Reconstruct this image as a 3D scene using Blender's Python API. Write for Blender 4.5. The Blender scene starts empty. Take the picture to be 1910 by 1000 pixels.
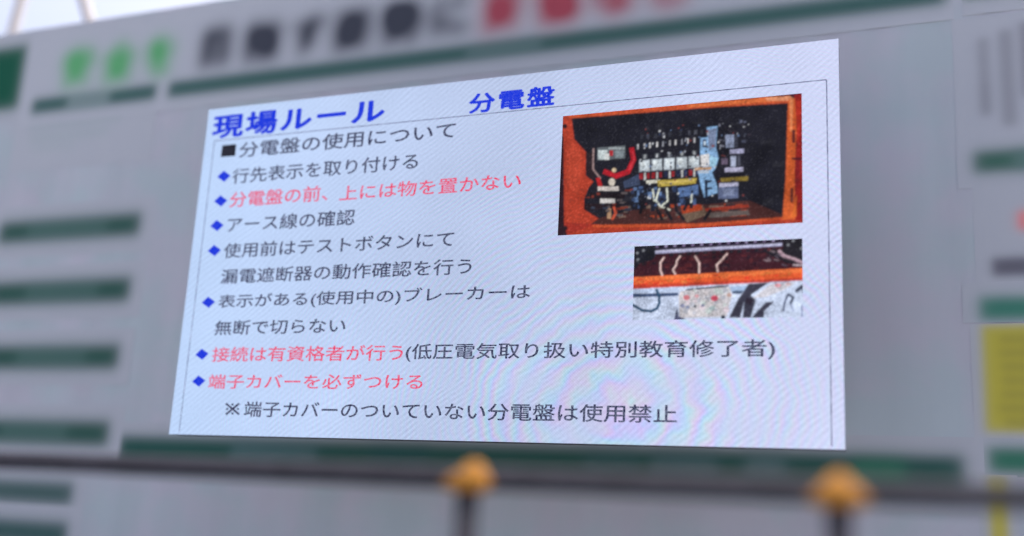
import bpy, bmesh, math, random
import numpy as np
from mathutils import Matrix, Vector
from mathutils.geometry import tessellate_polygon as tess

random.seed(7)
rng = np.random.default_rng(7)
S = bpy.context.scene
COL = S.collection

# ------------------------------------------------------------------ camera
G = 1.852                                   # height of the screen's lower edge above the ground
F = 2041.28                                 # focal length in photo pixels (1910 wide)
CX, CY = 955.0, 500.0
CAM = np.array([3.62190659, -4.38999053, -0.35214722 + G])
RC = np.array([[0.92558576, 0.03863034, 0.37656168],
               [0.37483347, -0.23236424, -0.89750027],
               [0.05282873, 0.97186139, -0.22955297]])
cam_d = bpy.data.cameras.new('camera')
cam = bpy.data.objects.new('camera', cam_d)
COL.objects.link(cam)
cam.matrix_world = Matrix([[*RC[0], CAM[0]], [*RC[1], CAM[1]], [*RC[2], CAM[2]], [0, 0, 0, 1]])
cam_d.sensor_width = 36.0
cam_d.lens = F / 1910 * 36
cam_d.clip_start = 0.05
cam_d.clip_end = 8000
cam_d.dof.use_dof = True
cam_d.dof.focus_distance = 4.80
cam_d.dof.aperture_fstop = 0.38
S.camera = cam

# ------------------------------------------------------------------ sky, sun, exposure
EXPOSURE = 1.2
SUN_EL, SUN_ROT = math.radians(66), math.radians(20)
w = bpy.data.worlds.new('World')
S.world = w
w.use_nodes = True
nt = w.node_tree
sky = nt.nodes.new('ShaderNodeTexSky')
sky.sky_type = 'NISHITA'
sky.sun_disc = False
sky.sun_elevation = SUN_EL
sky.sun_rotation = SUN_ROT
sky.air_density = 0.7
sky.dust_density = 9.0
sky.ozone_density = 1.0
bg = nt.nodes['Background']
bg.inputs['Strength'].default_value = 0.15
nt.links.new(sky.outputs[0], bg.inputs[0])
sun_d = bpy.data.lights.new('sun', 'SUN')
sun_d.energy = 1.5
sun_d.angle = math.radians(14)
sun_d.color = (1.0, 0.96, 0.9)
sun = bpy.data.objects.new('sun', sun_d)
COL.objects.link(sun)
sd = Vector((math.sin(SUN_ROT) * math.cos(SUN_EL), math.cos(SUN_ROT) * math.cos(SUN_EL), math.sin(SUN_EL)))
sun.rotation_euler = sd.to_track_quat('Z', 'Y').to_euler()
sun.location = (0, 20, 30)
S.view_settings.view_transform = 'Standard'
S.view_settings.look = 'None'
S.view_settings.exposure = EXPOSURE
S.view_settings.gamma = 1.0
S.view_settings.use_curve_mapping = False
S.render.engine = 'CYCLES'
S.cycles.use_denoising = True

# ------------------------------------------------------------------ helpers
def unproject(px, py, Y):
    d = RC @ np.array([(px - CX) / F, -(py - CY) / F, -1.0])
    return CAM + d * ((Y - CAM[1]) / d[1])

def project(p):
    q = RC.T @ (np.array(p, float) - CAM)
    return CX + F * q[0] / -q[2], CY - F * q[1] / -q[2], -q[2]

def x_at(px, z, Y):                           # X on the plane Y whose picture column is px at height z
    lo, hi = -12.0, 12.0
    for _ in range(60):
        m = (lo + hi) / 2
        if project((m, Y, z))[0] < px: lo = m
        else: hi = m
    return lo

def lin(c):
    c = np.array(c, float) / 255.0
    return np.where(c <= 0.04045, c / 12.92, ((c + 0.055) / 1.055) ** 2.4)

WALL_RGB = (141, 143, 156)
WALL_ALB = 0.52
def alb(*c):                                  # print colour relative to the white wall it hangs on
    return lin(c) / lin(WALL_RGB) * WALL_ALB * np.array((0.975, 1.0, 1.075))

def link(o, parent=None):
    COL.objects.link(o)
    if parent: o.parent = parent
    return o

def tag(o, label=None, cat=None, group=None, kind=None):
    if label: o['label'] = label
    if cat: o['category'] = cat
    if group: o['group'] = group
    if kind: o['kind'] = kind
    return o

def empty(name, loc):
    o = bpy.data.objects.new(name, None)
    o.empty_display_size = 0.1
    o.location = loc
    return link(o)

def bm_obj(name, bm, mat, parent=None, smooth=False):
    bmesh.ops.recalc_face_normals(bm, faces=bm.faces)
    me = bpy.data.meshes.new(name)
    bm.to_mesh(me); bm.free()
    me.materials.append(mat)
    if smooth:
        for p in me.polygons: p.use_smooth = True
    o = bpy.data.objects.new(name, me)
    return link(o, parent)

def add_box(bm, x0, x1, y0, y1, z0, z1, bevel=0.0):
    t = bmesh.new()
    bmesh.ops.create_cube(t, size=1)
    for v in t.verts:
        v.co = Vector(((x0 + x1) / 2 + v.co.x * (x1 - x0), (y0 + y1) / 2 + v.co.y * (y1 - y0), (z0 + z1) / 2 + v.co.z * (z1 - z0)))
    if bevel: bmesh.ops.bevel(t, geom=t.edges[:], offset=bevel, segments=2, affect='EDGES', profile=0.5)
    me = bpy.data.meshes.new('t'); t.to_mesh(me); t.free(); bm.from_mesh(me); bpy.data.meshes.remove(me)

def add_tube(bm, a, b, r, seg=24, hollow=0.0):
    a, b = Vector(a), Vector(b)
    q = (b - a).to_track_quat('Z', 'Y')
    rings = []
    prof = [(a, r), (b, r)] if not hollow else [(a, r - hollow), (a, r), (b, r), (b, r - hollow)]
    for p, rr in prof:
        rings.append([bm.verts.new(p + q @ Vector((rr * math.cos(2 * math.pi * k / seg), rr * math.sin(2 * math.pi * k / seg), 0))) for k in range(seg)])
    for i in range(len(rings) - 1):
        for k in range(seg):
            bm.faces.new((rings[i][k], rings[i][(k + 1) % seg], rings[i + 1][(k + 1) % seg], rings[i + 1][k]))
    if hollow:
        for k in range(seg):
            bm.faces.new((rings[3][k], rings[3][(k + 1) % seg], rings[0][(k + 1) % seg], rings[0][k]))
    else:
        bm.faces.new(rings[0][::-1]); bm.faces.new(rings[1])

# ------------------------------------------------------------------ materials
def new_mat(name):
    m = bpy.data.materials.new(name)
    m.use_nodes = True
    return m, m.node_tree, m.node_tree.nodes['Principled BSDF']

def paint_mat(name, color, rough=0.45, metal=0.0, noise=0.12, scale=6.0, bump=0.0, stretch=(1, 1, 1), spec=0.3):
    m, t, b = new_mat(name)
    tc = t.nodes.new('ShaderNodeTexCoord'); mp = t.nodes.new('ShaderNodeMapping')
    mp.inputs['Scale'].default_value = stretch
    t.links.new(tc.outputs['Object'], mp.inputs[0])
    n = t.nodes.new('ShaderNodeTexNoise'); n.inputs['Scale'].default_value = scale; n.inputs['Detail'].default_value = 6
    t.links.new(mp.outputs[0], n.inputs['Vector'])
    mr = t.nodes.new('ShaderNodeMapRange')
    mr.inputs['From Min'].default_value = 0.3; mr.inputs['From Max'].default_value = 0.7
    mr.inputs['To Min'].default_value = 1 - noise; mr.inputs['To Max'].default_value = 1 + noise
    t.links.new(n.outputs[0], mr.inputs[0])
    mx = t.nodes.new('ShaderNodeVectorMath'); mx.operation = 'SCALE'
    mx.inputs[0].default_value = color
    t.links.new(mr.outputs[0], mx.inputs['Scale'])
    t.links.new(mx.outputs[0], b.inputs['Base Color'])
    b.inputs['Roughness'].default_value = rough
    b.inputs['Metallic'].default_value = metal
    b.inputs['Specular IOR Level'].default_value = spec
    if bump:
        bp = t.nodes.new('ShaderNodeBump'); bp.inputs['Strength'].default_value = bump; bp.inputs['Distance'].default_value = 0.01
        t.links.new(n.outputs[0], bp.inputs['Height']); t.links.new(bp.outputs[0], b.inputs['Normal'])
    return m

M_WALL = paint_mat('white_steel_panel', (WALL_ALB * 0.975, WALL_ALB, WALL_ALB * 1.075), 0.6, 0, 0.05, 1.3, 0.0, (2.5, 1, 0.35))
def mottle(m):                               # faint patchy tint of weathered white paint
    t = m.node_tree; b = t.nodes['Principled BSDF']
    src = b.inputs['Base Color'].links[0].from_socket
    tc = t.nodes.new('ShaderNodeTexCoord'); n = t.nodes.new('ShaderNodeTexNoise'); n.inputs['Scale'].default_value = 2.2; n.inputs['Detail'].default_value = 4
    t.links.new(tc.outputs['Object'], n.inputs['Vector'])
    rp = t.nodes.new('ShaderNodeValToRGB')
    rp.color_ramp.elements[0].position = 0.40; rp.color_ramp.elements[0].color = (0.93, 1.02, 1.0, 1)
    rp.color_ramp.elements[1].position = 0.60; rp.color_ramp.elements[1].color = (1.04, 0.99, 1.02, 1)
    t.links.new(n.outputs[0], rp.inputs[0])
    v = t.nodes.new('ShaderNodeVectorMath'); v.operation = 'MULTIPLY'
    t.links.new(src, v.inputs[0]); t.links.new(rp.outputs[0], v.inputs[1]); t.links.new(v.outputs[0], b.inputs['Base Color'])
mottle(M_WALL)
M_STEEL = paint_mat('weathered_steel_pipe', (0.046, 0.044, 0.055), 0.8, 0.0, 0.25, 14, spec=0.1)
M_POLE = paint_mat('galvanised_pole', (0.30, 0.29, 0.31), 0.7, 0.0, 0.1, 8)
M_YELLOW = paint_mat('yellow_plastic', (0.34, 0.145, 0.017), 0.85, 0, 0.1, 20)
M_CAB = paint_mat('black_cabinet', (0.02, 0.022, 0.028), 0.5, 0, 0.1, 10)
M_GROUND = paint_mat('pale_concrete', (0.23, 0.245, 0.27), 0.9, 0, 0.25, 3, 0.4)
M_GALV = paint_mat('galvanised_bracket', (0.35, 0.36, 0.38), 0.45, 0.6, 0.1, 9)

def print_mat(name):
    m, t, b = new_mat(name)
    a = t.nodes.new('ShaderNodeAttribute'); a.attribute_name = 'ink'
    t.links.new(a.outputs['Color'], b.inputs['Base Color'])
    b.inputs['Roughness'].default_value = 0.6
    b.inputs['Specular IOR Level'].default_value = 0.15
    return m
M_PRINT = print_mat('printed_sheet')

E_SCALE = 1.0 / 2 ** EXPOSURE

# ------------------------------------------------------------------ ground
bm = bmesh.new()
R_ = 3000
vs = [bm.verts.new((x, y, 0)) for x, y in ((-R_, -R_), (R_, -R_), (R_, R_), (-R_, R_))]
bm.faces.new(vs)
tag(bm_obj('ground', bm, M_GROUND), kind='structure')

# ------------------------------------------------------------------ the white panel wall
WY = 0.90                                     # wall face
WTOP = float(np.mean([unproject(60, 50, WY)[2], unproject(400, 9, WY)[2]]))
wall = empty('site_wall', (0, WY, 0))
tag(wall, 'tall white steel panel wall standing behind the lit display screen', 'wall')
def wave(x): return 0.0012 * math.sin(x * 2 * math.pi / 0.25)
for k in range(-6, 9):
    x0 = k * 1.0
    bm = bmesh.new()
    n = 48
    f0, f1, b0, b1 = [], [], [], []
    for i in range(n + 1):
        x = x0 + i / n
        y = WY + 0.002 + wave(x)
        f0.append(bm.verts.new((x, y - WY, 0.0))); f1.append(bm.verts.new((x, y - WY, WTOP)))
        b0.append(bm.verts.new((x, y - WY + 0.03, 0.0))); b1.append(bm.verts.new((x, y - WY + 0.03, WTOP)))
    for i in range(n):
        bm.faces.new((f0[i], f0[i + 1], f1[i + 1], f1[i]))
        bm.faces.new((b0[i + 1], b0[i], b1[i], b1[i + 1]))
        bm.faces.new((f1[i], f1[i + 1], b1[i + 1], b1[i]))
        bm.faces.new((f0[i + 1], f0[i], b0[i], b0[i + 1]))
    bm.normal_update()
    for f in bm.faces: f.smooth = abs(f.normal.z) < 0.5
    sharp = [e for e in bm.edges if e.verts[0].co.z == e.verts[1].co.z]
    bmesh.ops.split_edges(bm, edges=sharp)
    bm_obj('wall_panel', bm, M_WALL, wall)

# ------------------------------------------------------------------ soft-printed sheets
def soft(t, s):                               # smooth 0..1 step
    return 0.5 * (1 + np.tanh(t / s * 0.85))

NPL = [0]
def plate(name, x0, x1, z0, z1, Y, paint, step=0.014, parent=None, thick=0.003):
    NPL[0] += 1
    Y = Y - 0.0003 * (NPL[0] % 5)
    nx = max(2, int((x1 - x0) / step) + 1); nz = max(2, int((z1 - z0) / step) + 1)
    xs = np.linspace(x0, x1, nx); zs = np.linspace(z0, z1, nz)
    X, Z = np.meshgrid(xs, zs)
    rgb = paint(X, Z)
    n = nx * nz
    ox, oz = (x0 + x1) / 2, z0
    co = np.zeros((n, 3)); co[:, 0] = X.ravel() - ox; co[:, 2] = Z.ravel() - oz
    idx = np.arange(n).reshape(nz, nx)
    q = np.stack([idx[:-1, :-1], idx[:-1, 1:], idx[1:, 1:], idx[1:, :-1]], -1).reshape(-1, 4)
    border = np.concatenate([idx[0, :], idx[1:, -1], idx[-1, -2::-1], idx[-2:0:-1, 0]])
    nb = len(border)
    co2 = co[border].copy(); co2[:, 1] = thick
    b2 = n + np.arange(nb)
    nxt = np.roll(np.arange(nb), -1)
    sk = np.stack([border[nxt], border, b2, b2[nxt]], -1)
    me = bpy.data.meshes.new(name)
    me.from_pydata(np.concatenate([co, co2]).tolist(), [], np.concatenate([q, sk]).tolist())
    at = me.attributes.new('ink', 'FLOAT_COLOR', 'POINT')
    c = np.ones((n + nb, 4)); c[:n, :3] = rgb.reshape(-1, 3); c[n:, :3] = rgb.reshape(-1, 3)[border]
    at.data.foreach_set('color', c.ravel())
    me.materials.append(M_PRINT)
    o = bpy.data.objects.new(name, me)
    o.location = (ox, Y, oz)
    return link(o, parent)

WHITE = alb(*WALL_RGB)
def base(X): return np.ones(X.shape + (3,)) * WHITE
def over(img, m, c): return img * (1 - m[..., None]) + np.array(c) * m[..., None]
def rect(X, Z, x0, x1, z0, z1, s):
    return soft(X - x0, s) * soft(x1 - X, s) * soft(Z - z0, s) * soft(z1 - Z, s)

PY = WY + 0.0002                               # face of the sheets on the wall
def strip(px0, py0, px1, py1, th, colour, lights=(), sig=11.0, label='', name='title_strip', cat='sign strip', group=None, ext=(0, 0), lz=0.0, cb=2.6, ct=2.6):
    """one title strip: ends given in the photo's columns, thickness in the photo's rows"""
    a = unproject(px0, py0, PY); b = unproject(px1, py1, PY)
    z = (a[2] + b[2]) / 2
    d = (project(a)[2] + project(b)[2]) / 2
    s = sig * d / F
    h = th * d / F / 2 * 1.10
    xa, xb = a[0] - ext[0], b[0] + ext[1]
    def paint(X, Z):
        img = over(base(X), rect(X, Z, xa, xb, z - h, z + h, s), alb(*colour))
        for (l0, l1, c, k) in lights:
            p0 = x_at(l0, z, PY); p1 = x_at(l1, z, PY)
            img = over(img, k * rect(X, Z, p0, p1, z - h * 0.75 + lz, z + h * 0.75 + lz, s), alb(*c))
        return img
    o = plate(name, xa - 2.6 * s, xb + 2.6 * s, z - h - cb * s, z + h + ct * s, PY, paint)
    return tag(o, label, cat, group)

# left-hand column of green strips
GL = 'green title strips on the left notice board'
P = (128, 140, 146)
DG = (16, 60, 52)
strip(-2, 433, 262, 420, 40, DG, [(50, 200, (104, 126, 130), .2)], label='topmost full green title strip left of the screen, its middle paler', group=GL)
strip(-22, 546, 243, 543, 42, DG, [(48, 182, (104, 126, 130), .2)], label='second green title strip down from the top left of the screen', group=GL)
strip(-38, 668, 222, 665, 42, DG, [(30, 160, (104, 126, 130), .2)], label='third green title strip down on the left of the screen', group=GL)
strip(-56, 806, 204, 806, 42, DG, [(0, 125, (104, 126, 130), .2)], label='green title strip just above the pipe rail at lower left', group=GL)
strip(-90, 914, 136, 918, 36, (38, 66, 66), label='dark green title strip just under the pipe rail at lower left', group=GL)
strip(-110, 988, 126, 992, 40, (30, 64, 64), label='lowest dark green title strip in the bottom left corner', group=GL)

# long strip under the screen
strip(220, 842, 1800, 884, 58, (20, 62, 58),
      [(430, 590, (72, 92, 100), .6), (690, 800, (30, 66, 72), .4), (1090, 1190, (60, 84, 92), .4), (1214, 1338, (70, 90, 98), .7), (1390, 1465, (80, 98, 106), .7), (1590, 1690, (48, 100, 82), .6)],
      label='long dark green strip running along the wall beneath the screen')

# right-hand notice board
GR = 'green title strips on the right notice board'
strip(1815, 301, 1990, 294, 40, (38, 76, 66), [(1890, 1990, (90, 110, 114), .6)], label='green title strip at the right edge below the grey lettering', group=GR)
strip(1826, 576, 1995, 573, 42, (40, 96, 84), label='green title strip directly above the yellow sheet', group=GR, cb=0.3)
strip(1843, 858, 2010, 862, 44, (32, 88, 72), label='green title strip directly below the yellow sheet', group=GR, cb=0.6, ct=1.6)

def sheet(name, px0, px1, py0, py1, colour, blobs, label, cat, sig=8.0, cb=2.4, ct=2.4):
    a = unproject(px0, (py0 + py1) / 2, PY); b = unproject(px1, (py0 + py1) / 2, PY)
    pm = px0 + 20
    zt = unproject(pm, py0, PY)[2]; zb = unproject(pm, py1, PY)[2]
    s = sig * project(a)[2] / F
    def paint(X, Z):
        img = base(X)
        if colour is not None: img = over(img, rect(X, Z, a[0], b[0], zb, zt, s), alb(*colour))
        for (bx0, bx1, by0, by1, c, k) in blobs:
            xm, ym = (bx0 + bx1) / 2, (by0 + by1) / 2
            img = over(img, k * rect(X, Z, unproject(bx0, ym, PY)[0], unproject(bx1, ym, PY)[0], unproject(xm, by1, PY)[2], unproject(xm, by0, PY)[2], s), alb(*c))
        return img
    o = plate(name, a[0] - 2.4 * s, b[0] + 2.4 * s, zb - cb * s, zt + ct * s, PY, paint, 0.012)
    return tag(o, label, cat)

sheet('notice_sheet', 1800, 2020, 50, 245, None,
      [(1826, 1846, 70, 215, (112, 112, 124), .8), (1836, 1840, 155, 215, (104, 104, 116), .6), (1866, 1892, 55, 235, (112, 112, 124), .85), (1904, 1930, 40, 180, (108, 106, 118), .9), (1945, 1965, 60, 220, (112, 112, 124), .8), (1985, 2000, 60, 180, (112, 112, 124), .8)],
      'white sheet with columns of faded grey lettering at upper right', 'notice')
sheet('notice_sheet', 1838, 2025, 350, 528, None,
      [(1850, 1935, 480, 514, (72, 70, 84), .95), (1898, 1960, 392, 428, (190, 90, 90), .8), (1950, 2000, 480, 514, (80, 78, 90), .9)],
      'white sheet bearing a black bar and a red mark at the right edge', 'notice')
rb = [(random.uniform(1850, 1990),) for _ in range(1)]
yb = []
for k in range(7):
    y0 = 625 + k * 26
    yb.append((1868 + random.uniform(-6, 8), 1985 + random.uniform(-20, 10), y0, y0 + 14, (112, 104, 56), .6))
sheet('yellow_sheet', 1834, 2010, 606, 806, (150, 141, 58), yb, 'yellow notice sheet between two green strips at the right edge', 'notice', ct=0.3, cb=1.4)
sheet('yellow_sheet', 1846, 1880, 890, 1040, (150, 140, 60), [(1846, 1880, 888, 905, (126, 126, 112), .6)], 'narrow yellow sheet under the pipe rail at lower right', 'notice', ct=0.5)
sheet('notice_sheet', 40, 270, 215, 300, None,
      [(55, 225, 218, 234, (122, 134, 142), .5), (55, 200, 246, 258, (124, 136, 143), .5), (60, 140, 268, 280, (128, 138, 146), .4)],
      'white sheet with faint grey green lines under the header at left', 'notice')
# green sign end at the far left
def green_end():
    zt = unproject(20, 88, PY)[2]; zb = unproject(20, 205, PY)[2]
    xr = unproject(42, 145, PY)[0]; xl = xr - 0.9
    s = 9 * 8.0 / F
    def paint(X, Z): return over(base(X), rect(X, Z, xl, xr, zb, zt, s), alb(14, 66, 52))
    return tag(plate('green_sign', xl - 2.5 * s, xr + 2.2 * s, zb - 2.5 * s, zt + 2.5 * s, PY, paint),
               'solid dark green sign at the far left end of the header', 'sign')
green_end()

# ------------------------------------------------------------------ lettering
def text_mesh(body, bold=0.0, spacing=1.0):
    c = bpy.data.curves.new('lettering', 'FONT')
    c.body = body
    c.dimensions = '2D'
    c.fill_mode = 'BOTH'
    c.resolution_u = 3
    c.size = 1.0
    c.offset = bold
    c.space_character = spacing
    o = bpy.data.objects.new('lettering', c)
    COL.objects.link(o)
    dg = bpy.context.evaluated_depsgraph_get()
    dg.update()
    me = bpy.data.meshes.new_from_object(o.evaluated_get(dg))
    bpy.data.objects.remove(o); bpy.data.curves.remove(c)
    return me

def embolden(me, d):
    n = len(me.vertices); v = np.zeros(n * 3); me.vertices.foreach_get('co', v); v = v.reshape(-1, 3)
    polys = [list(q.vertices) for q in me.polygons]
    V, P = [], []
    k = 0
    for a in range(8):
        w_ = v.copy(); w_[:, 0] += d * math.cos(a * math.pi / 4); w_[:, 1] += d * math.sin(a * math.pi / 4); w_[:, 2] = k
        V.append(w_); P += [[i + k * n for i in q] for q in polys]; k += 1
    m2 = bpy.data.meshes.new('lettering'); m2.from_pydata(np.concatenate(V).tolist(), [], P)
    bpy.data.meshes.remove(me)
    return m2

def tris_of(me):
    me.calc_loop_triangles()
    v = np.zeros(len(me.vertices) * 3); me.vertices.foreach_get('co', v); v = v.reshape(-1, 3)[:, :2]
    t = np.zeros(len(me.loop_triangles) * 3, int); me.loop_triangles.foreach_get('vertices', t)
    return v, t.reshape(-1, 3)

def raster(mask, v, t, x0, z0, step):          # add filled triangles to a grid mask
    g = (v - [x0, z0]) / step
    H_, W_ = mask.shape
    for tri in t:
        p = g[tri]
        lo = np.maximum(np.floor(p.min(0)).astype(int), 0); hi = np.minimum(np.ceil(p.max(0)).astype(int) + 1, [W_, H_])
        if (hi <= lo).any(): continue
        xx, yy = np.meshgrid(np.arange(lo[0], hi[0]), np.arange(lo[1], hi[1]))
        a, b, c = p
        d = (b[0] - a[0]) * (c[1] - a[1]) - (c[0] - a[0]) * (b[1] - a[1])
        if abs(d) < 1e-12: continue
        u = ((xx - a[0]) * (c[1] - a[1]) - (c[0] - a[0]) * (yy - a[1])) / d
        w_ = ((b[0] - a[0]) * (yy - a[1]) - (xx - a[0]) * (b[1] - a[1])) / d
        ins = (u >= -1e-6) & (w_ >= -1e-6) & (u + w_ <= 1 + 1e-6)
        mask[lo[1]:hi[1], lo[0]:hi[0]][ins] = 1.0

def blur(m, s):
    r = int(s * 3) + 1
    k = np.exp(-0.5 * (np.arange(-r, r + 1) / s) ** 2); k /= k.sum()
    m = np.apply_along_axis(lambda a: np.convolve(a, k, 'same'), 0, m)
    return np.apply_along_axis(lambda a: np.convolve(a, k, 'same'), 1, m)

# header sign: 安全を 目指す姿勢に 妥協なし
def header():
    step = 0.012
    x0 = unproject(52, 130, PY)[0]; x1 = unproject(1778, 0, PY)[0]
    zl = float(np.mean([unproject(x, y, PY)[2] for x, y in ((60, 191), (310, 166), (600, 145), (1000, 87), (1430, 26))]))
    zc = float(np.mean([unproject(x, y, PY)[2] for x, y in ((403, 85), (489, 78), (575, 67), (656, 55), (750, 40))]))
    z0 = zl - 0.14; z1 = WTOP - 0.012
    nx = int((x1 - x0) / step) + 1; nz = int((z1 - z0) / step) + 1
    sx = (x1 - x0) / (nx - 1)
    masks = {}
    chars = [('安', 145, 'g'), ('全', 222, 'g'), ('を', 299, 'g'), ('目', 403, 'k'), ('指', 489, 'k'), ('す', 575, 'k'), ('姿', 656, 'k'), ('勢', 751, 'k'), ('に', 842, 'k'),
             ('妥', 937, 'r'), ('協', 1039, 'r'), ('な', 1146, 'r'), ('し', 1254, 'r')]
    for ch, px, key in chars:
        m = masks.setdefault(key, np.zeros((nz, nx)))
        me = embolden(text_mesh(ch), 0.035)
        v, t = tris_of(me)
        v = v.copy()
        X = x_at(px, zc, PY)
        cx = (v[:, 0].min() + v[:, 0].max()) / 2; cz = (v[:, 1].min() + v[:, 1].max()) / 2
        sc = 0.292
        kx = 0.98
        v[:, 0] = (v[:, 0] - cx) * sc * kx + X; v[:, 1] = (v[:, 1] - cz) * sc + zc
        raster(m, v, t, x0, z0, sx)
        bpy.data.meshes.remove(me)
    for k in masks: masks[k] = np.clip(blur(masks[k], 4.1) * 1.45, 0, 1)
    def paint(X, Z):
        img = base(X) * 1.03
        s = 9 * 6.5 / F
        h = 0.055
        for a, b in ((60, 292), (314, 1765)):
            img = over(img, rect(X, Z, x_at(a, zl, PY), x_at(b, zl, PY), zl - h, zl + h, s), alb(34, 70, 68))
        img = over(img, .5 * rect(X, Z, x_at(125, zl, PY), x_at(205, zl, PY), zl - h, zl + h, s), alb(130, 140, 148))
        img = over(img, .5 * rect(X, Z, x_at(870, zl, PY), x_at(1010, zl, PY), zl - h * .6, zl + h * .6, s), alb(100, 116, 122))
        c = {'g': alb(76, 134, 94), 'k': alb(50, 52, 64), 'r': alb(130, 56, 70)}
        for k in masks:
            mm = masks[k]
            img = over(img, mm[:X.shape[0], :X.shape[1]], c[k])
        return img
    def plate_fixed():
        return plate('header_sign', x0, x1, z0, z0 + sx * (nz - 1) * 1.0, PY - 0.001, paint, sx * 0.99999, None, 0.003)
    # the grid in plate() has the same node count as the masks
    o = plate_fixed()
    tag(o, 'long white header sign with green black and red lettering above the screen', 'sign')
header()
# next header sign to the right, past the joint
def next_header():
    zl = unproject(1430, 26, PY)[2]
    xl = unproject(1796, 0, PY)[0]; xr = xl + 1.2
    s = 9 * 5.0 / F
    def paint(X, Z): return over(base(X), rect(X, Z, xl, xr, zl - 0.055, zl + 0.055, s), alb(36, 76, 62))
    tag(plate('header_sign', xl - 0.005, xr + 0.05, zl - 0.14, WTOP - 0.012, PY - 0.001, paint, .014, None, 0.003),
        'separate header sign with a green line in the top right corner', 'sign')
next_header()

# ------------------------------------------------------------------ LED screen
SW, SH = 3.2, 1.7001824
scr = empty('led_screen', (0, 0, G))
tag(scr, 'large bright display screen showing site rules in blue black and red writing', 'display screen')
bm = bmesh.new()
add_box(bm, 0.006, SW - 0.006, 0.004, 0.085, 0.0, SH - 0.004, 0.003)
bm_obj('cabinet', bm, M_CAB, scr)
for x in (0.8, 2.4):
    for z in (0.45, 1.25):
        bm = bmesh.new()
        add_box(bm, x - 0.04, x + 0.04, 0.085, WY - 0.012, z - 0.04, z + 0.04, 0.004)
        add_box(bm, x - 0.09, x + 0.09, WY - 0.012, WY - 0.001, z - 0.12, z + 0.12, 0.002)
        bm_obj('bracket_arm', bm, M_GALV, scr)

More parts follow.
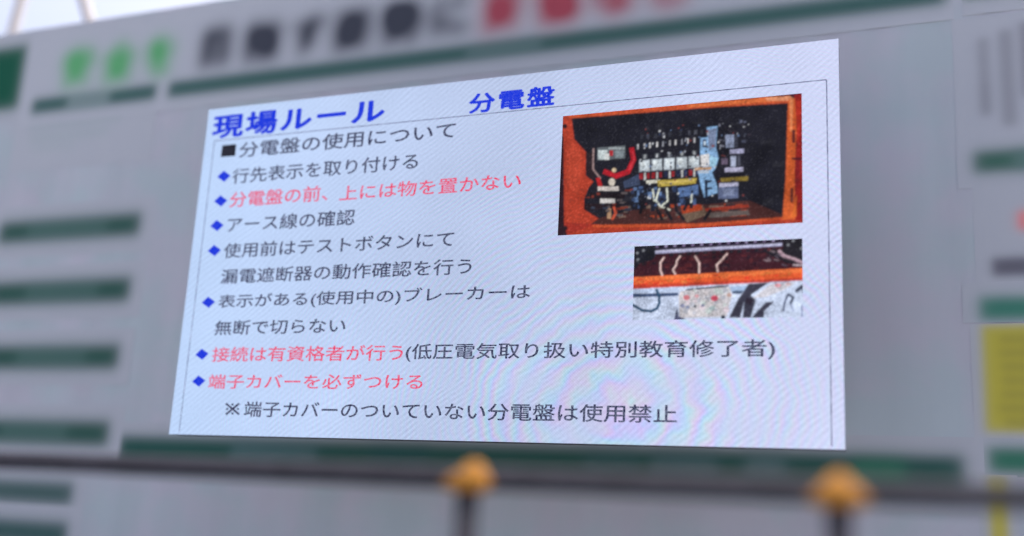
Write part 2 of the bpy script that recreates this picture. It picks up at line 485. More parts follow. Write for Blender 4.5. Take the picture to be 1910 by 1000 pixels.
def display_mat():
    m = bpy.data.materials.new('lit_display'); m.use_nodes = True
    t = m.node_tree; t.nodes.clear()
    N, L = t.nodes.new, t.links.new
    out = N('ShaderNodeOutputMaterial'); em = N('ShaderNodeEmission')
    L(em.outputs[0], out.inputs[0])
    em.inputs['Strength'].default_value = E_SCALE
    tc = N('ShaderNodeTexCoord'); sp = N('ShaderNodeSeparateXYZ'); L(tc.outputs['Object'], sp.inputs[0])
    def mth(op, a, b=None, c=None):
        n = N('ShaderNodeMath'); n.operation = op
        for i, v in enumerate((a, b, c)):
            if v is None: continue
            if isinstance(v, (int, float)): n.inputs[i].default_value = v
            else: L(v, n.inputs[i])
        return n.outputs[0]
    x, z = sp.outputs[0], sp.outputs[2]
    cpt = unproject(1145, 760, 0)
    wob = N('ShaderNodeTexNoise'); wob.inputs['Scale'].default_value = 1.6; L(tc.outputs['Object'], wob.inputs['Vector'])
    dx = mth('SUBTRACT', x, float(cpt[0])); dz = mth('SUBTRACT', z, float(cpt[2] - G))
    r2 = mth('ADD', mth('MULTIPLY', dx, dx), mth('MULTIPLY', mth('MULTIPLY', dz, dz), 1.35))
    wob2 = N('ShaderNodeTexNoise'); wob2.inputs['Scale'].default_value = 9.0; L(tc.outputs['Object'], wob2.inputs['Vector'])
    ph = mth('ADD', mth('MULTIPLY', r2, 2 * math.pi * 17), mth('ADD', mth('MULTIPLY', wob.outputs[0], 17), mth('MULTIPLY', wob2.outputs[0], 10)))
    patch = N('ShaderNodeTexNoise'); patch.inputs['Scale'].default_value = 5.0; patch.inputs['Detail'].default_value = 3; L(tc.outputs['Object'], patch.inputs['Vector'])
    pt = mth('MAXIMUM', mth('MULTIPLY', mth('SUBTRACT', patch.outputs[0], 0.30), 3.0), 0.15)
    # rings near one place where pixel grid and camera grid agree, faint elsewhere
    amp = mth('MULTIPLY', pt, mth('ADD', 0.052, mth('MULTIPLY', 0.10, mth('POWER', 2.718, mth('MULTIPLY', r2, -2.0)))))
    grain = N('ShaderNodeTexNoise'); grain.inputs['Scale'].default_value = 85; grain.inputs['Detail'].default_value = 4
    L(tc.outputs['Object'], grain.inputs['Vector'])
    gr = mth('MULTIPLY', mth('SUBTRACT', grain.outputs[0], 0.5), 0.26)
    # slanting weave of the LED rows, broken into dashes
    dash = N('ShaderNodeTexNoise'); dash.inputs['Scale'].default_value = 14; dash.inputs['Detail'].default_value = 3; L(tc.outputs['Object'], dash.inputs['Vector'])
    wv = mth('ADD', mth('MULTIPLY', mth('ADD', z, mth('MULTIPLY', x, -0.75)), 2 * math.pi / 0.030), mth('MULTIPLY', wob.outputs[0], 40))
    row = mth('MULTIPLY', mth('SINE', wv), mth('MULTIPLY', mth('MAXIMUM', mth('SUBTRACT', dash.outputs[0], 0.34), 0.0), 0.24))
    big = N('ShaderNodeTexNoise'); big.inputs['Scale'].default_value = 1.8; L(tc.outputs['Object'], big.inputs['Vector'])
    cen = mth('MULTIPLY', mth('POWER', 2.718, mth('MULTIPLY', mth('POWER', mth('SUBTRACT', x, 1.7), 2.0), -1.6)), -0.15)
    px_ = mth('MULTIPLY', mth('MULTIPLY', mth('SINE', mth('MULTIPLY', x, 2 * math.pi / 0.0125)), mth('SINE', mth('MULTIPLY', z, 2 * math.pi / 0.0125))), 0.055)
    gr = mth('ADD', gr, px_)
    bgv = mth('ADD', mth('MULTIPLY', mth('SUBTRACT', big.outputs[0], 0.5), 0.22), cen)
    left = lin((192, 216, 253)); right = lin((210, 217, 249))
    fx = mth('DIVIDE', x, SW)
    chans = []
    for k, (off, ka) in enumerate(((0.0, 1.1), (2.3, 0.8), (4.3, 0.55))):
        s_ = mth('SINE', mth('ADD', ph, off))
        mod = mth('ADD', mth('ADD', 1.0, mth('MULTIPLY', mth('MULTIPLY', s_, amp), ka)), mth('ADD', mth('ADD', gr, row), bgv))
        b_ = mth('ADD', float(left[k]), mth('MULTIPLY', fx, float(right[k] - left[k])))
        chans.append(mth('MULTIPLY', b_, mod))
    cb = N('ShaderNodeCombineXYZ')
    for k in range(3): L(chans[k], cb.inputs[k])
    L(cb.outputs[0], em.inputs['Color'])
    return m

M_DISP = display_mat()
def ink_mat(name, c, fade, fade_c=(196, 208, 238), scale=110):
    m = bpy.data.materials.new(name); m.use_nodes = True
    t = m.node_tree; t.nodes.clear()
    N, L = t.nodes.new, t.links.new
    out = N('ShaderNodeOutputMaterial'); em = N('ShaderNodeEmission'); L(em.outputs[0], out.inputs[0])
    em.inputs['Strength'].default_value = E_SCALE
    tc = N('ShaderNodeTexCoord'); n = N('ShaderNodeTexNoise'); n.inputs['Scale'].default_value = scale; n.inputs['Detail'].default_value = 2
    L(tc.outputs['Object'], n.inputs['Vector'])
    mr = N('ShaderNodeMapRange'); mr.inputs['From Min'].default_value = 0.35; mr.inputs['From Max'].default_value = 0.72
    mr.inputs['To Min'].default_value = 0; mr.inputs['To Max'].default_value = fade
    L(n.outputs[0], mr.inputs[0])
    mx = N('ShaderNodeMix'); mx.data_type = 'RGBA'
    mx.inputs['A'].default_value = (*lin(c), 1); mx.inputs['B'].default_value = (*lin(fade_c), 1)
    for s_ in mx.inputs:
        if s_.type == 'RGBA' and s_.name == 'A': s_.default_value = (*lin(c), 1)
        if s_.type == 'RGBA' and s_.name == 'B': s_.default_value = (*lin(fade_c), 1)
    L(mr.outputs[0], mx.inputs[0])
    o_ = [s_ for s_ in mx.outputs if s_.type == 'RGBA'][0]
    L(o_, em.inputs['Color'])
    return m
M_INK = {'k': ink_mat('lit_black', (22, 24, 66), 0.36), 'r': ink_mat('lit_red', (234, 44, 88), 0.6, (226, 190, 226)), 'b': ink_mat('lit_blue', (10, 50, 222), 0.08), 'd': ink_mat('lit_charcoal', (34, 34, 46), 0.05),
         'l': ink_mat('lit_rule', (70, 74, 110), 0.6, scale=25)}

bm = bmesh.new()
vs = [bm.verts.new(p) for p in ((0, 0, 0), (SW, 0, 0), (SW, 0, SH), (0, 0, SH))]
bm.faces.new(vs)
disp = bm_obj('display_panel', bm, M_DISP, scr)

def on_screen(px, py):
    p = unproject(px, py, 0.0)
    return p[0], p[2] - G

TY = -0.0012
def screen_text(body, xl, yl, xr, yr, hpx, key, bold=0.0, spacing=1.0, name='text_line', parent=None):
    me = text_mesh(body, 0.0, spacing)
    if bold: me = embolden(me, bold)
    a = on_screen(xl, yl); b = on_screen(xr, yr)
    zc = (a[1] + b[1]) / 2
    xm, ym = (xl + xr) / 2, (yl + yr) / 2
    h = on_screen(xm, ym - hpx / 2)[1] - on_screen(xm, ym + hpx / 2)[1]
    n = len(me.vertices)
    v = np.zeros(n * 3); me.vertices.foreach_get('co', v); v = v.reshape(-1, 3)
    x0, x1 = v[:, 0].min(), v[:, 0].max()
    # tall bounding box of the whole line: used for the height
    z0, z1 = v[:, 1].min(), v[:, 1].max()
    tilt = (b[1] - a[1]) / max(b[0] - a[0], 1e-6)
    u = (v[:, 0] - x0) / (x1 - x0)
    out = np.zeros_like(v)
    out[:, 0] = a[0] + u * (b[0] - a[0])
    out[:, 2] = zc + ((v[:, 1] - (z0 + z1) / 2) / (z1 - z0)) * h
    out[:, 1] = TY - v[:, 2] * 0.00003
    me.vertices.foreach_set('co', out.ravel())
    me.materials.clear(); me.materials.append(M_INK[key])
    me.name = name
    o = bpy.data.objects.new(name, me)
    return link(o, parent or scr)

def quad_obj(name, pts, key, parent):
    bm = bmesh.new()
    vs = []
    for p in pts:
        x, z = on_screen(*p)
        vs.append(bm.verts.new((x, TY, z)))
    bm.faces.new(vs)
    return bm_obj(name, bm, M_INK[key], parent)

screen_text('現場ルール', 397, 236, 718, 207, 45, 'b', 0.033, 1.12, 'heading')
screen_text('分電盤', 875, 192, 1035, 180, 38, 'b', 0.030, 1.15, 'heading')
quad_obj('bullet', [(415, 271.5), (441, 269), (439, 291), (412, 293)], 'd', scr)
screen_text('分電盤の使用について', 447, 277, 850, 246, 30, 'k', 0.014)
LINES = [
    ((418, 329), [('行先表示を取り付ける', 434, 326, 780, 304, 29, 'k')]),
    ((412, 375), [('分電盤の前、', 429, 372, 612, 361, 29, 'r'), ('上には物を置かない', 634, 358, 972, 340, 29, 'r')]),
    ((405, 421), [('アース線の確認', 425, 416, 662, 409, 29, 'k')]),
    ((400, 467.5), [('使用前はテストボタンにて', 418, 465, 847, 449, 29, 'k')]),
    (None, [('漏電遮断器の動作確認を行う', 413, 514, 880, 499, 29, 'k')]),
    ((389, 564), [('表示がある(使用中の)ブレーカーは', 408, 562, 989, 548, 31, 'k')]),
    (None, [('無断で切らない', 401, 612, 645, 607, 28, 'k')]),
    ((377, 661), [('接続は有資格者が行う', 396, 662, 752, 657, 29, 'r'), ('(低圧電気取り扱い特別教育修了者)', 757, 657, 1446, 653, 36, 'k')]),
    ((371, 711), [('端子カバーを必ずつける', 389, 713, 789, 711, 28, 'r')]),
    (None, [('端子カバーのついていない分電盤は使用禁止', 456, 763.5, 1263, 772, 32, 'k')]),
]
for dia, parts in LINES:
    if dia:
        x, y = dia
        quad_obj('bullet', [(x - 12.5, y + 1), (x - 0.5, y - 10.5), (x + 12.5, y - 1), (x + 0.5, y + 10.5)], 'b', scr)
    for p in parts: screen_text(*p, bold=0.012)
# the reference mark in front of the last line: a cross with four dots
def reference_mark(px, py, hw, hh):
    bm = bmesh.new()
    def q(pts, lift):
        bm.faces.new([bm.verts.new((*(lambda p: (p[0], TY - lift, p[1]))(on_screen(px + a * hw, py + b * hh)),)) for a, b in pts])
    t = 0.11
    q([(-.9 - t, -.9 + t), (-.9 + t, -.9 - t), (.9 + t, .9 - t), (.9 - t, .9 + t)], 0)
    q([(.9 - t, -.9 - t), (.9 + t, -.9 + t), (-.9 + t, .9 + t), (-.9 - t, .9 - t)], 0.0001)
    for a, b in ((0, -.72), (0, .72), (-.72, 0), (.72, 0)):
        q([(a + .19 * math.cos(k * math.pi / 3), b + .19 * math.sin(k * math.pi / 3)) for k in range(6)], 0)
    bm_obj('reference_mark', bm, M_INK['k'], scr)
reference_mark(434, 763, 14, 11.5)
# ruled border of the slide
def ruled():
    bm = bmesh.new()
    c = [on_screen(*p) for p in ((401, 262), (1543, 150), (1550, 829), (334, 803))]
    xl = (c[0][0] + c[3][0]) / 2; xr = (c[1][0] + c[2][0]) / 2; zt = (c[0][1] + c[1][1]) / 2; zb = 0.012
    t = 0.0042
    for (x0, x1, z0, z1) in ((xl, xr, zt - t / 2, zt + t / 2), (xl - t / 2, xl + t / 2, zb, zt - t / 2 - 0.0002), (xr - t / 2, xr + t / 2, zb, zt - t / 2 - 0.0002)):
        bm.faces.new([bm.verts.new((x, TY + 0.0004, z)) for x, z in ((x0, z0), (x1, z0), (x1, z1), (x0, z1))])
    bm_obj('ruled_border', bm, M_INK['l'], scr)
ruled()

# ------------------------------------------------------------------ the two pictures on the screen
def pic_mat():
    m = bpy.data.materials.new('lit_picture'); m.use_nodes = True
    t = m.node_tree; t.nodes.clear()
    N, L = t.nodes.new, t.links.new
    out = N('ShaderNodeOutputMaterial'); em = N('ShaderNodeEmission'); L(em.outputs[0], out.inputs[0])
    em.inputs['Strength'].default_value = E_SCALE
    a = N('ShaderNodeAttribute'); a.attribute_name = 'ink'
    tc = N('ShaderNodeTexCoord'); n = N('ShaderNodeTexNoise'); n.inputs['Scale'].default_value = 60; n.inputs['Detail'].default_value = 4
    L(tc.outputs['Object'], n.inputs['Vector'])
    mr = N('ShaderNodeMapRange'); mr.inputs['From Min'].default_value = 0.3; mr.inputs['From Max'].default_value = 0.7
    mr.inputs['To Min'].default_value = 0.94; mr.inputs['To Max'].default_value = 1.06
    L(n.outputs[0], mr.inputs[0])
    sc = N('ShaderNodeVectorMath'); sc.operation = 'SCALE'
    L(a.outputs['Color'], sc.inputs[0]); L(mr.outputs[0], sc.inputs['Scale'])
    L(sc.outputs[0], em.inputs['Color'])
    return m
M_PIC = pic_mat()

class Picture:
    """flat picture built from coloured shapes, each a hair in front of the one before"""
    def __init__(s, ox, oy, k): s.v, s.f, s.c, s.ox, s.oy, s.k, s.n = [], [], [], ox, oy, k, 0
    def poly(s, pts, c):
        y = -0.0012 - s.n * 0.00006; s.n += 1
        i = len(s.v)
        for (a, b) in pts:
            x, z = on_screen(s.ox + a / s.k, s.oy + b / s.k)
            s.v.append((x, y, z))
        s.f.append(list(range(i, i + len(pts)))); s.c.append(lin(c))
    def box(s, x0, y0, x1, y1, c, sk=0.0): s.poly([(x0, y0), (x1, y0 - sk * (x1 - x0)), (x1, y1 - sk * (x1 - x0)), (x0, y1)], c)
    def line(s, pts, w_, c):
        for (a, b), (d, e) in zip(pts, pts[1:]):
            l = math.hypot(d - a, e - b) or 1
            nx_, ny_ = -(e - b) / l * w_ / 2, (d - a) / l * w_ / 2
            tx, ty = (d - a) / l * w_ * .25, (e - b) / l * w_ * .25
            s.poly([(a + nx_ - tx, b + ny_ - ty), (d + nx_ + tx, e + ny_ + ty), (d - nx_ + tx, e - ny_ + ty), (a - nx_ - tx, b - ny_ - ty)], c)
    def disc(s, x, y, r, c, ry=None): s.poly([(x + r * math.cos(q * math.pi / 4), y + (ry or r) * math.sin(q * math.pi / 4)) for q in range(8)], c)
    def build(s, name):
        q = s.v[:4]                                # the picture's own outline
        x0 = (q[0][0] + q[3][0]) / 2; x1 = (q[1][0] + q[2][0]) / 2
        z1 = (q[0][2] + q[1][2]) / 2; z0 = (q[2][2] + q[3][2]) / 2
        st = 0.00145
        nx = int((x1 - x0) / st) // 2 * 2; nz = int((z1 - z0) / st) // 2 * 2
        img = np.zeros((nz, nx, 3)); m = np.zeros((nz, nx))
        for f, col in zip(s.f, s.c):
            v = np.array([(s.v[i][0], s.v[i][2]) for i in f])
            m[:] = 0
            t = np.array(tess([[Vector((a, b, 0)) for a, b in v]]))
            if len(t) == 0: continue
            raster(m, v, t, x0, z0, st)
            img[m > 0] = col
        g = img.reshape(nz // 2, 2, nx // 2, 2, 3).mean((1, 3))
        g = np.stack([blur(g[..., k], 0.95) for k in range(3)], -1)
        w1 = np.clip(blur(np.ones(g.shape[:2]), 0.95), .2, 1)[..., None]
        g = g / w1
        nz, nx = g.shape[:2]
        nz_ = rng.normal(0, 1, (nz, nx)); nz_ = blur(nz_, 1.0); nz_ /= nz_.std()
        lo_ = blur(rng.normal(0, 1, (nz, nx)), 7); lo_ /= lo_.std()
        g = g * (1 + 0.10 * nz_ + 0.10 * lo_)[..., None]
        g = g + 0.004 * np.abs(nz_)[..., None]
        X, Z = np.meshgrid(np.linspace(x0, x1, nx), np.linspace(z0, z1, nz))
        n = nx * nz
        co = np.stack([X.ravel(), np.full(n, -0.0012), Z.ravel()], -1)
        idx = np.arange(n).reshape(nz, nx)
        fc = np.stack([idx[:-1, :-1], idx[:-1, 1:], idx[1:, 1:], idx[1:, :-1]], -1).reshape(-1, 4)
        me = bpy.data.meshes.new(name)
        me.from_pydata(co.tolist(), [], fc.tolist())
        at = me.attributes.new('ink', 'FLOAT_COLOR', 'POINT')
        c = np.ones((n, 4)); c[:, :3] = np.clip(g, 0, 1).reshape(-1, 3)
        at.data.foreach_set('color', c.ravel())
        me.materials.append(M_PIC)
        return link(bpy.data.objects.new(name, me), scr)

p = Picture(1020, 160, 3.448)
R1 = random.Random(3)
p.poly([(105, 195), (1645, 50), (1640, 880), (70, 965)], (33, 33, 43))
# inside back wall, slightly lighter patches
for _ in range(40):
    x = R1.uniform(260, 1450); y = R1.uniform(230, 800)
    g = R1.randint(26, 44)
    p.box(x, y, x + R1.uniform(30, 120), y + R1.uniform(8, 40), (g, g, g + 9), 0.06)
# bottom of the box
p.poly([(250, 905), (340, 850), (560, 800), (1300, 740), (1510, 830), (1510, 850), (1000, 890)], (74, 44, 44))
for _ in range(46):
    x = R1.uniform(430, 1300); y = R1.uniform(775, 860) - (x - 430) * 0.03
    c = R1.choice([(150, 70, 50), (176, 82, 52), (44, 38, 44), (96, 84, 80), (120, 98, 88), (60, 44, 46)])
    p.box(x, y, x + R1.uniform(20, 70), y + R1.uniform(8, 22), c, 0.08)
p.poly([(1000, 790), (1290, 765), (1300, 782), (1010, 808)], (150, 62, 48))
p.poly([(1040, 818), (1290, 800), (1300, 830), (1050, 850)], (98, 88, 86))
p.poly([(860, 830), (1000, 770), (1030, 830), (900, 880)], (104, 86, 74))
p.poly([(860, 770), (990, 765), (1000, 800), (870, 825)], (172, 76, 48))
# frame
p.poly([(105, 195), (160, 213), (178, 350), (252, 430), (250, 580), (300, 620), (268, 660), (240, 730), (245, 800), (335, 855), (250, 910), (300, 900), (130, 962), (78, 964), (95, 560)], (184, 74, 54))
p.poly([(150, 360), (215, 420), (230, 560), (200, 700), (130, 640), (120, 420)], (194, 82, 60))
p.poly([(120, 880), (300, 890), (500, 905), (130, 962), (78, 964)], (170, 62, 52))
p.poly([(130, 962), (290, 900), (1000, 895), (1512, 850), (1640, 845), (1640, 880), (70, 965)], (182, 72, 52))
p.poly([(290, 895), (1000, 885), (1510, 845), (1510, 858), (1000, 905), (300, 912)], (206, 96, 58))
p.poly([(105, 195), (1500, 72), (1560, 82), (1555, 118), (1000, 150), (165, 216)], (206, 96, 60))
p.poly([(900, 127), (1500, 74), (1560, 84), (1556, 102), (900, 148)], (228, 128, 74))
p.poly([(1400, 84), (1555, 72), (1580, 88), (1556, 104), (1410, 104)], (240, 172, 128))
p.poly([(1550, 92), (1592, 86), (1600, 300), (1588, 560), (1592, 860), (1508, 862), (1530, 600), (1545, 118)], (214, 108, 58))
p.poly([(1555, 95), (1580, 90), (1572, 300), (1560, 300)], (238, 156, 104))
p.poly([(1576, 64), (1645, 50), (1640, 872), (1592, 866), (1590, 560), (1602, 300), (1590, 88)], (160, 46, 46))
p.poly([(1600, 95), (1630, 92), (1620, 330), (1600, 380)], (188, 58, 46))
p.poly([(1596, 470), (1620, 470), (1618, 640), (1594, 640)], (140, 42, 48))
p.box(1500, 66, 1640, 78, (96, 44, 66), 0.12)
p.box(1570, 290, 1592, 372, (92, 40, 40)); p.box(1560, 660, 1580, 752, (96, 44, 40)); p.box(1570, 466, 1632, 480, (70, 30, 40))
p.poly([(1580, 790), (1600, 700), (1600, 840), (1560, 850)], (228, 126, 60))
p.poly([(92, 320), (108, 330), (112, 900), (132, 962), (70, 966)], (48, 30, 40))
p.disc(118, 266, 15, (40, 30, 38)); p.disc(118, 916, 17, (44, 30, 38))
# left isolator, wires and lugs
p.poly([(255, 430), (300, 440), (310, 600), (270, 600), (250, 540)], (44, 34, 40))
p.line([(300, 410), (298, 540), (345, 600)], 11, (150, 126, 126))
p.box(325, 402, 505, 484, (92, 98, 104), 0.08)
p.box(330, 418, 390, 478, (176, 186, 188)); p.box(395, 400, 500, 414, (150, 158, 162)); p.box(440, 420, 495, 470, (118, 128, 134))
p.box(402, 420, 426, 456, (172, 52, 60)); p.box(372, 440, 402, 480, (204, 208, 208))
p.line([(545, 410), (557, 480), (522, 556), (445, 584), (372, 556)], 32, (184, 40, 54))
p.line([(552, 430), (560, 480), (530, 545)], 12, (222, 70, 84))
p.line([(330, 600), (345, 650)], 26, (186, 44, 50))
p.disc(432, 546, 15, (196, 176, 146)); p.disc(418, 622, 22, (206, 196, 184), 26)
p.box(328, 650, 462, 678, (198, 190, 186)); p.box(342, 728, 438, 756, (204, 200, 198))
p.box(260, 690, 500, 726, (34, 28, 34)); p.box(240, 760, 470, 800, (38, 28, 34))
p.box(388, 790, 414, 856, (186, 160, 128)); p.line([(430, 780), (444, 820), (420, 860)], 16, (206, 96, 70))
for _ in range(26):
    x = R1.uniform(250, 560); y = R1.uniform(660, 830)
    c = R1.choice([(30, 28, 36), (40, 34, 40), (92, 84, 86), (122, 54, 46), (52, 58, 74)])
    p.box(x, y, x + R1.uniform(12, 46), y + R1.uniform(6, 18), c)
p.poly([(490, 620), (590, 570), (600, 640), (500, 660)], (62, 72, 98))
# small studs above the breakers
for i, x in enumerate((580, 622, 656, 703, 740, 785, 820, 862, 900, 942)):
    y = 396 - (x - 580) * 0.115
    p.box(x, y - 16, x + 10, y + 18, R1.choice([(176, 176, 182), (140, 142, 152), (200, 198, 200)]))
for i, x in enumerate((600, 640, 690, 740, 780, 845, 905, 945, 985)):
    y = 318 - (x - 600) * 0.08
    p.box(x, y, x + 18, y + 30, R1.choice([(52, 54, 64), (66, 68, 80), (86, 88, 100)]))
# breakers
for i, x in enumerate((592, 670, 750, 830, 908)):
    y = 482 - i * 6
    p.box(x, y, x + 70, y + 76, (150, 158, 168), 0.05)
    p.box(x + 6, y + 4, x + 66, y + 68, (198, 208, 216), 0.05)
    p.box(x + 12, y + 10, x + 40, y + 40, (214, 222, 226), 0.05)
    p.box(x + 22, y - 38, x + 54, y - 8, (70, 74, 82)); p.box(x + 30, y - 34, x + 44, y - 10, (160, 164, 168))
    p.box(x + 2, y + 84, x + 26, y + 122, R1.choice([(150, 44, 52), (40, 44, 70)])); p.box(x + 32, y + 80, x + 44, y + 128, (186, 186, 186)); p.box(x + 50, y + 82, x + 68, y + 118, R1.choice([(46, 56, 98), (150, 44, 52)]))
# blue plate
p.poly([(985, 340), (1030, 335), (1025, 272), (1095, 264), (1084, 400), (1102, 470), (1080, 540), (1060, 560), (1090, 640), (1096, 690), (1010, 720), (985, 640), (972, 560), (1000, 520), (982, 450)], (128, 166, 206))
p.poly([(1030, 290), (1090, 275), (1080, 400), (1040, 420)], (112, 124, 152))
p.box(1000, 350, 1024, 400, (52, 66, 92)); p.box(1006, 362, 1018, 388, (190, 206, 222))
p.poly([(985, 450), (1040, 440), (1044, 520), (990, 524)], (204, 202, 204)); p.poly([(1044, 450), (1096, 470), (1078, 530), (1046, 520)], (150, 192, 216))
p.box(950, 530, 1056, 548, (206, 178, 140), 0.05); p.box(968, 548, 1040, 566, (178, 190, 206))
p.line([(1020, 610), (1024, 720)], 18, (32, 40, 62)); p.line([(1020, 620), (1056, 616)], 14, (38, 46, 66)); p.line([(1024, 664), (1056, 660)], 14, (38, 46, 66))
# lower wiring
for _ in range(60):
    x = R1.uniform(540, 970); y = R1.uniform(650, 770) - (x - 540) * 0.04
    c = R1.choice([(44, 56, 84), (56, 72, 104), (72, 92, 132), (30, 34, 48), (28, 30, 40), (92, 116, 156)])
    p.box(x, y, x + R1.uniform(10, 34), y + R1.uniform(12, 46), c)
p.poly([(840, 660), (970, 640), (970, 700), (850, 720)], (86, 112, 158))
p.poly([(636, 612), (726, 606), (726, 626), (640, 632)], (196, 194, 182))
p.poly([(706, 612), (962, 596), (956, 632), (716, 652)], (186, 178, 84)); p.poly([(720, 622), (950, 606), (948, 616), (722, 634)], (214, 206, 122))
for q in ([(680, 668), (690, 742)], [(722, 664), (700, 740), (728, 776), (790, 800)], [(770, 660), (776, 742), (740, 770)], [(930, 700), (926, 752)]): p.line(q, 11, (204, 208, 196))
for q in ([(700, 780), (740, 860)], [(820, 740), (830, 800), (880, 860)], [(1010, 860), (1050, 800)], [(760, 790), (800, 860)], [(620, 740), (600, 820)], [(900, 760), (880, 800)]): p.line(q, 20, (32, 30, 38))
# fine clutter of terminals and wire ends
for _ in range(170):
    x = R1.uniform(570, 1290); y = R1.uniform(270, 770) - (x - 570) * 0.06
    c = R1.choice([(150, 154, 166), (88, 92, 106), (34, 34, 44), (30, 28, 38), (58, 66, 92), (120, 60, 60), (196, 198, 204), (104, 124, 160), (26, 26, 34), (34, 32, 40)])
    p.box(x, y, x + R1.uniform(5, 14), y + R1.uniform(5, 16), c)
# right-hand switch
for _ in range(20):
    x = R1.uniform(1100, 1290); y = R1.uniform(220, 400)
    p.box(x, y, x + R1.uniform(8, 30), y + R1.uniform(5, 16), R1.choice([(70, 74, 92), (96, 100, 122), (48, 44, 54), (122, 124, 140)]))
p.box(1146, 320, 1200, 404, (140, 150, 178)); p.box(1200, 330, 1225, 400, (60, 62, 76)); p.box(1172, 414, 1264, 442, (168, 168, 200), 0.05)
p.box(1178, 456, 1212, 524, (160, 168, 192)); p.box(1222, 450, 1240, 520, (74, 76, 90)); p.box(1120, 470, 1160, 510, (96, 84, 104))
p.box(1142, 532, 1258, 560, (178, 176, 204), 0.05)
p.poly([(1110, 598), (1290, 584), (1290, 612), (1120, 622)], (148, 138, 66)); p.box(1180, 606, 1210, 618, (80, 70, 60))
p.box(1104, 630, 1226, 654, (184, 184, 212), 0.05); p.box(1100, 654, 1226, 730, (96, 106, 138), 0.05); p.box(1130, 670, 1200, 712, (120, 130, 160), 0.05)
p.c = [c * (np.array((0.86, 0.72, 0.72)) if c[0] > 2.2 * c[2] and c[0] > 0.25 else 1.0) for c in p.c]
p.build('distribution_board_picture')

p = Picture(1160, 430, 5.306)
R2 = random.Random(5)
p.poly([(118, 160), (1788, 80), (1790, 862), (112, 884)], (198, 208, 236))
p.poly([(100, 150), (1800, 70), (1800, 400), (90, 480)], (64, 32, 42))
for _ in range(70):
    x = R2.uniform(150, 1500); y = R2.uniform(240, 420) - (x - 150) * 0.045
    p.box(x, y, x + R2.uniform(20, 90), y + R2.uniform(10, 40), R2.choice([(58, 28, 38), (74, 36, 44), (84, 38, 44), (50, 30, 42), (44, 32, 42)]), 0.05)
p.poly([(125, 160), (335, 150), (335, 260), (300, 300), (180, 330), (125, 400)], (36, 36, 46))
p.poly([(335, 150), (1585, 88), (1585, 130), (335, 200)], (46, 40, 58))
for i in range(14):
    x = 350 + i * 88; y = 128 - (x - 350) * 0.052
    p.box(x + 20, y + 14, x + 62, y + 56, (34, 28, 46), 0.05); p.box(x - 14, y + 4, x + 12, y + 52, R2.choice([(128, 112, 150), (112, 96, 132), (150, 140, 176)]), 0.05)
p.poly([(330, 204), (1580, 132), (1580, 160), (330, 238)], (172, 172, 208)); p.poly([(335, 208), (1575, 137), (1575, 147), (335, 220)], (206, 206, 232))
for i in range(13):
    x = 470 + i * 84; y = 238 - (x - 470) * 0.055
    p.box(x, y, x + 40, y + 22, (34, 36, 46), 0.05)
p.poly([(1588, 86), (1785, 80), (1788, 345), (1640, 330), (1400, 220), (1590, 190)], (38, 36, 44))
for x, y in ((155, 230), (160, 295), (215, 205), (1690, 110), (1770, 185), (1640, 150)): p.disc(x, y, 14, (132, 134, 142))
for _ in range(12):
    x = R2.uniform(1380, 1600); y = R2.uniform(200, 340)
    p.line([(x, y), (x + R2.uniform(20, 60), y + R2.uniform(5, 30))], 10, R2.choice([(104, 94, 110), (30, 28, 36), (140, 122, 130)]))
p.line([(1550, 210), (1600, 258), (1700, 290), (1780, 325)], 30, (196, 166, 180)); p.line([(1555, 220), (1605, 268), (1780, 330)], 8, (112, 82, 96)); p.line([(1690, 345), (1785, 352)], 12, (206, 186, 196))
for q in ([(420, 272), (384, 322), (384, 400), (404, 452)], [(580, 258), (548, 300), (540, 345), (508, 395), (530, 436)], [(724, 258), (766, 326), (764, 430)], [(1042, 234), (985, 300), (938, 345), (948, 415)]):
    p.line(q, 20, (196, 156, 156)); p.line([(a - 4, b) for a, b in q], 9, (238, 216, 210))
p.poly([(110, 466), (1790, 376), (1790, 498), (110, 580)], (222, 92, 52))
p.poly([(110, 468), (1790, 378), (1790, 420), (110, 505)], (234, 118, 66))
p.poly([(110, 545), (1790, 470), (1790, 498), (110, 582)], (190, 66, 50))
for _ in range(24):
    x = R2.uniform(140, 1700); y = 500 - (x - 140) * 0.052 + R2.uniform(-20, 40)
    p.box(x, y, x + R2.uniform(20, 70), y + R2.uniform(8, 20), R2.choice([(226, 64, 46), (214, 128, 66), (196, 110, 56), (236, 120, 70)]), 0.05)
p.poly([(90, 586), (1800, 498), (1800, 880), (90, 905)], (196, 208, 234))
p.poly([(110, 590), (560, 565), (560, 610), (110, 622)], (182, 198, 228))
p.poly([(110, 628), (560, 618), (560, 648), (110, 664)], (58, 76, 112)); p.poly([(1060, 560), (1240, 548), (1220, 610), (1090, 620)], (150, 172, 204)); p.poly([(1090, 600), (1200, 596), (1180, 628), (1090, 628)], (66, 82, 108))
p.line([(345, 588), (368, 650), (372, 720), (350, 770), (290, 800), (200, 790), (112, 738)], 27, (46, 78, 108))
p.poly([(560, 640), (640, 580), (860, 568), (1060, 562), (1090, 640), (1050, 780), (1040, 850), (570, 866)], (196, 192, 198))
p.line([(640, 590), (800, 574), (1050, 552)], 16, (72, 76, 92))
for _ in range(50):
    x = R2.uniform(570, 1040); y = R2.uniform(590, 830)
    p.disc(x, y, R2.uniform(12, 34), R2.choice([(206, 202, 206), (186, 188, 200), (214, 206, 210), (196, 206, 206), (210, 196, 206)]))
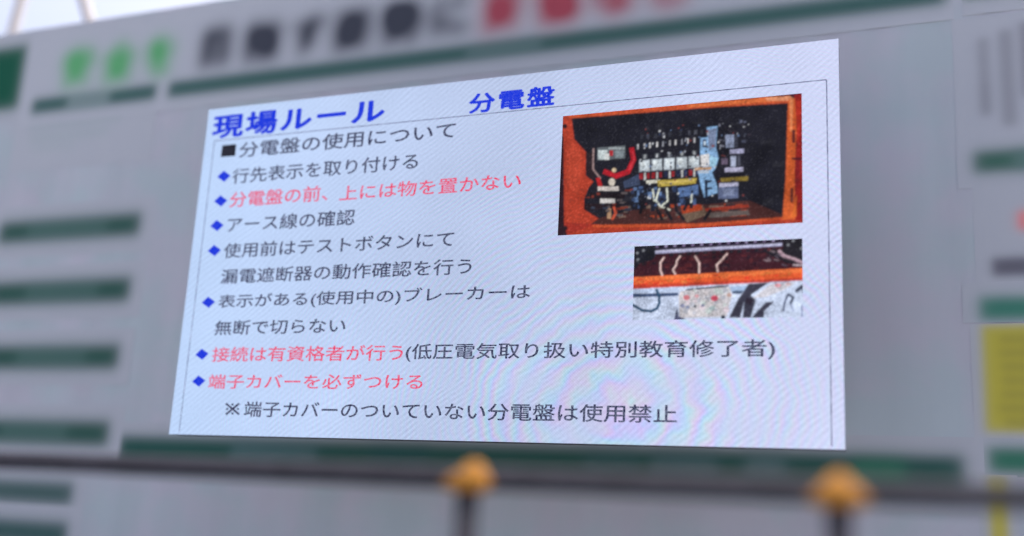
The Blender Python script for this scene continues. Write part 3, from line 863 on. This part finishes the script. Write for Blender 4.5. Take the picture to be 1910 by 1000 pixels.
for x, y, r, c in ((640, 665, 34, (206, 122, 132)), (740, 650, 22, (206, 150, 158)), (915, 672, 38, (212, 84, 108)), (1060, 640, 26, (180, 150, 142)), (600, 745, 26, (138, 142, 172)), (650, 760, 22, (128, 136, 164)), (722, 752, 16, (64, 72, 84)), (800, 742, 18, (110, 116, 146)), (890, 770, 30, (164, 182, 186))): p.disc(x, y, r, c, r * .8)
p.poly([(545, 765), (562, 845), (640, 884), (515, 884)], (82, 86, 116)); p.disc(1000, 856, 22, (40, 48, 66))
p.poly([(1250, 532), (1450, 518), (1272, 640), (1322, 690), (1272, 862), (1192, 862), (1208, 700), (1168, 862), (1056, 862), (1150, 680)], (58, 58, 74))
p.poly([(1422, 710), (1504, 704), (1404, 800), (1400, 862), (1278, 862)], (64, 64, 82)); p.poly([(1230, 660), (1300, 690), (1270, 740), (1220, 720)], (46, 40, 54))
p.poly([(1470, 532), (1720, 518), (1600, 590), (1420, 660), (1290, 670)], (206, 204, 214)); p.disc(1540, 545, 34, (214, 150, 160), 22); p.disc(1640, 532, 28, (206, 176, 180), 18)
p.line([(1640, 632), (1604, 720), (1594, 800)], 18, (70, 78, 110)); p.line([(1640, 632), (1692, 664), (1662, 724)], 24, (52, 60, 82)); p.line([(1662, 724), (1692, 800)], 12, (110, 120, 156))
p.line([(1786, 552), (1720, 602)], 34, (60, 64, 84)); p.box(1768, 740, 1796, 862, (140, 150, 182)); p.box(1778, 550, 1792, 620, (62, 62, 78))
p.build('cable_picture')

# ------------------------------------------------------------------ pipe rail in front
RY = -2.15
rz = float(np.mean([unproject(x, y, RY)[2] for x, y in ((60, 864), (600, 880), (1250, 904), (1880, 926))]))
px1 = unproject(888, 950, RY)[0]; px2 = unproject(1569, 960, RY)[0]
rail = empty('pipe_railing', (px1, RY, 0))
tag(rail, 'dark steel pipe railing with yellow clamp covers in front of the wall', 'railing')
bm = bmesh.new()
add_tube(bm, (-1.2 - px1, 0, rz), (5.6 - px1, 0, rz), 0.0243, 28, 0.003)
bm_obj('rail', bm, M_STEEL, rail, True)
def cover(seed, x, lug_l, lug_r, lean):
    bm = bmesh.new()
    k_ = 0.73
    prof = [(-0.045, 0.030), (-0.040, 0.050), (-0.022, 0.060), (-0.004, 0.054), (0.012, 0.042), (0.028, 0.031), (0.040, 0.022), (0.046, 0.012)]
    seg = 24
    rings = []
    for z, r in prof:
        ring = []
        z *= k_; r *= k_
        for k in range(seg):
            a = 2 * math.pi * k / seg
            cx_, sy_ = math.cos(a), math.sin(a)
            lug = (lug_l if cx_ < 0 else lug_r) * abs(cx_) ** 2 * max(0.0, 1 - abs(z + 0.016) / 0.034)
            ring.append(bm.verts.new((x + lean * (z + 0.045) + (r + lug) * cx_, -0.040 + r * 1.2 * sy_, rz + z)))
        rings.append(ring)
    for i in range(len(rings) - 1):
        for k in range(seg): bm.faces.new((rings[i][k], rings[i][(k + 1) % seg], rings[i + 1][(k + 1) % seg], rings[i + 1][k]))
    bm.faces.new(rings[-1]); bm.faces.new(rings[0][::-1])
    return bm_obj('clamp_cover', bm, M_YELLOW, rail, True)
def post(x, top, ll, lr, lean):
    bm = bmesh.new()
    add_tube(bm, (x, -0.049, 0.012), (x, -0.049, rz + top), 0.0243, 28, 0.003)
    o = bm_obj('post', bm, M_STEEL, rail, True)
    bm = bmesh.new(); add_box(bm, x - 0.075, x + 0.075, -0.124, 0.026, 0.0, 0.012, 0.002)
    b_ = bm_obj('base_plate', bm, M_STEEL, rail)
    b_.parent = o
    cover(0, x, ll, lr, lean)
post(0.0, -0.016, 0.028, 0.0, 0.12)
post(px2 - px1, -0.016, 0.016, 0.016, 0.0)
post(0.30 - px1, -0.016, 0.016, 0.016, 0.0)
post(4.45 - px1, -0.016, 0.016, 0.016, 0.0)

# ------------------------------------------------------------------ poles against the sky
def sky_pole(xa, ya, xb, yb, Y, r, label):
    a = unproject(xa, ya, Y); b = unproject(xb, yb, Y)
    d = (b - a) / (b[2] - a[2])
    base_ = a + d * (0 - a[2]); top = a + d * (6.4 - a[2])
    root = empty('steel_pole', tuple(base_))
    tag(root, label, 'pole', 'poles against the sky')
    bm = bmesh.new(); add_tube(bm, (0, 0, 0.01), tuple(top - base_), r, 20, 0.004)
    bm_obj('pole_shaft', bm, M_POLE, root, True)
    bm = bmesh.new(); add_box(bm, -0.12, 0.12, -0.12, 0.12, 0.0, 0.012, 0.002)
    bm_obj('base_plate', bm, M_POLE, root)
sky_pole(20, 75, 42, -5, 2.6, 0.050, 'grey steel pole leaning right against the sky in the top left corner')
sky_pole(172, 55, 155, -5, 2.6, 0.050, 'grey steel pole leaning left above the green lettering')
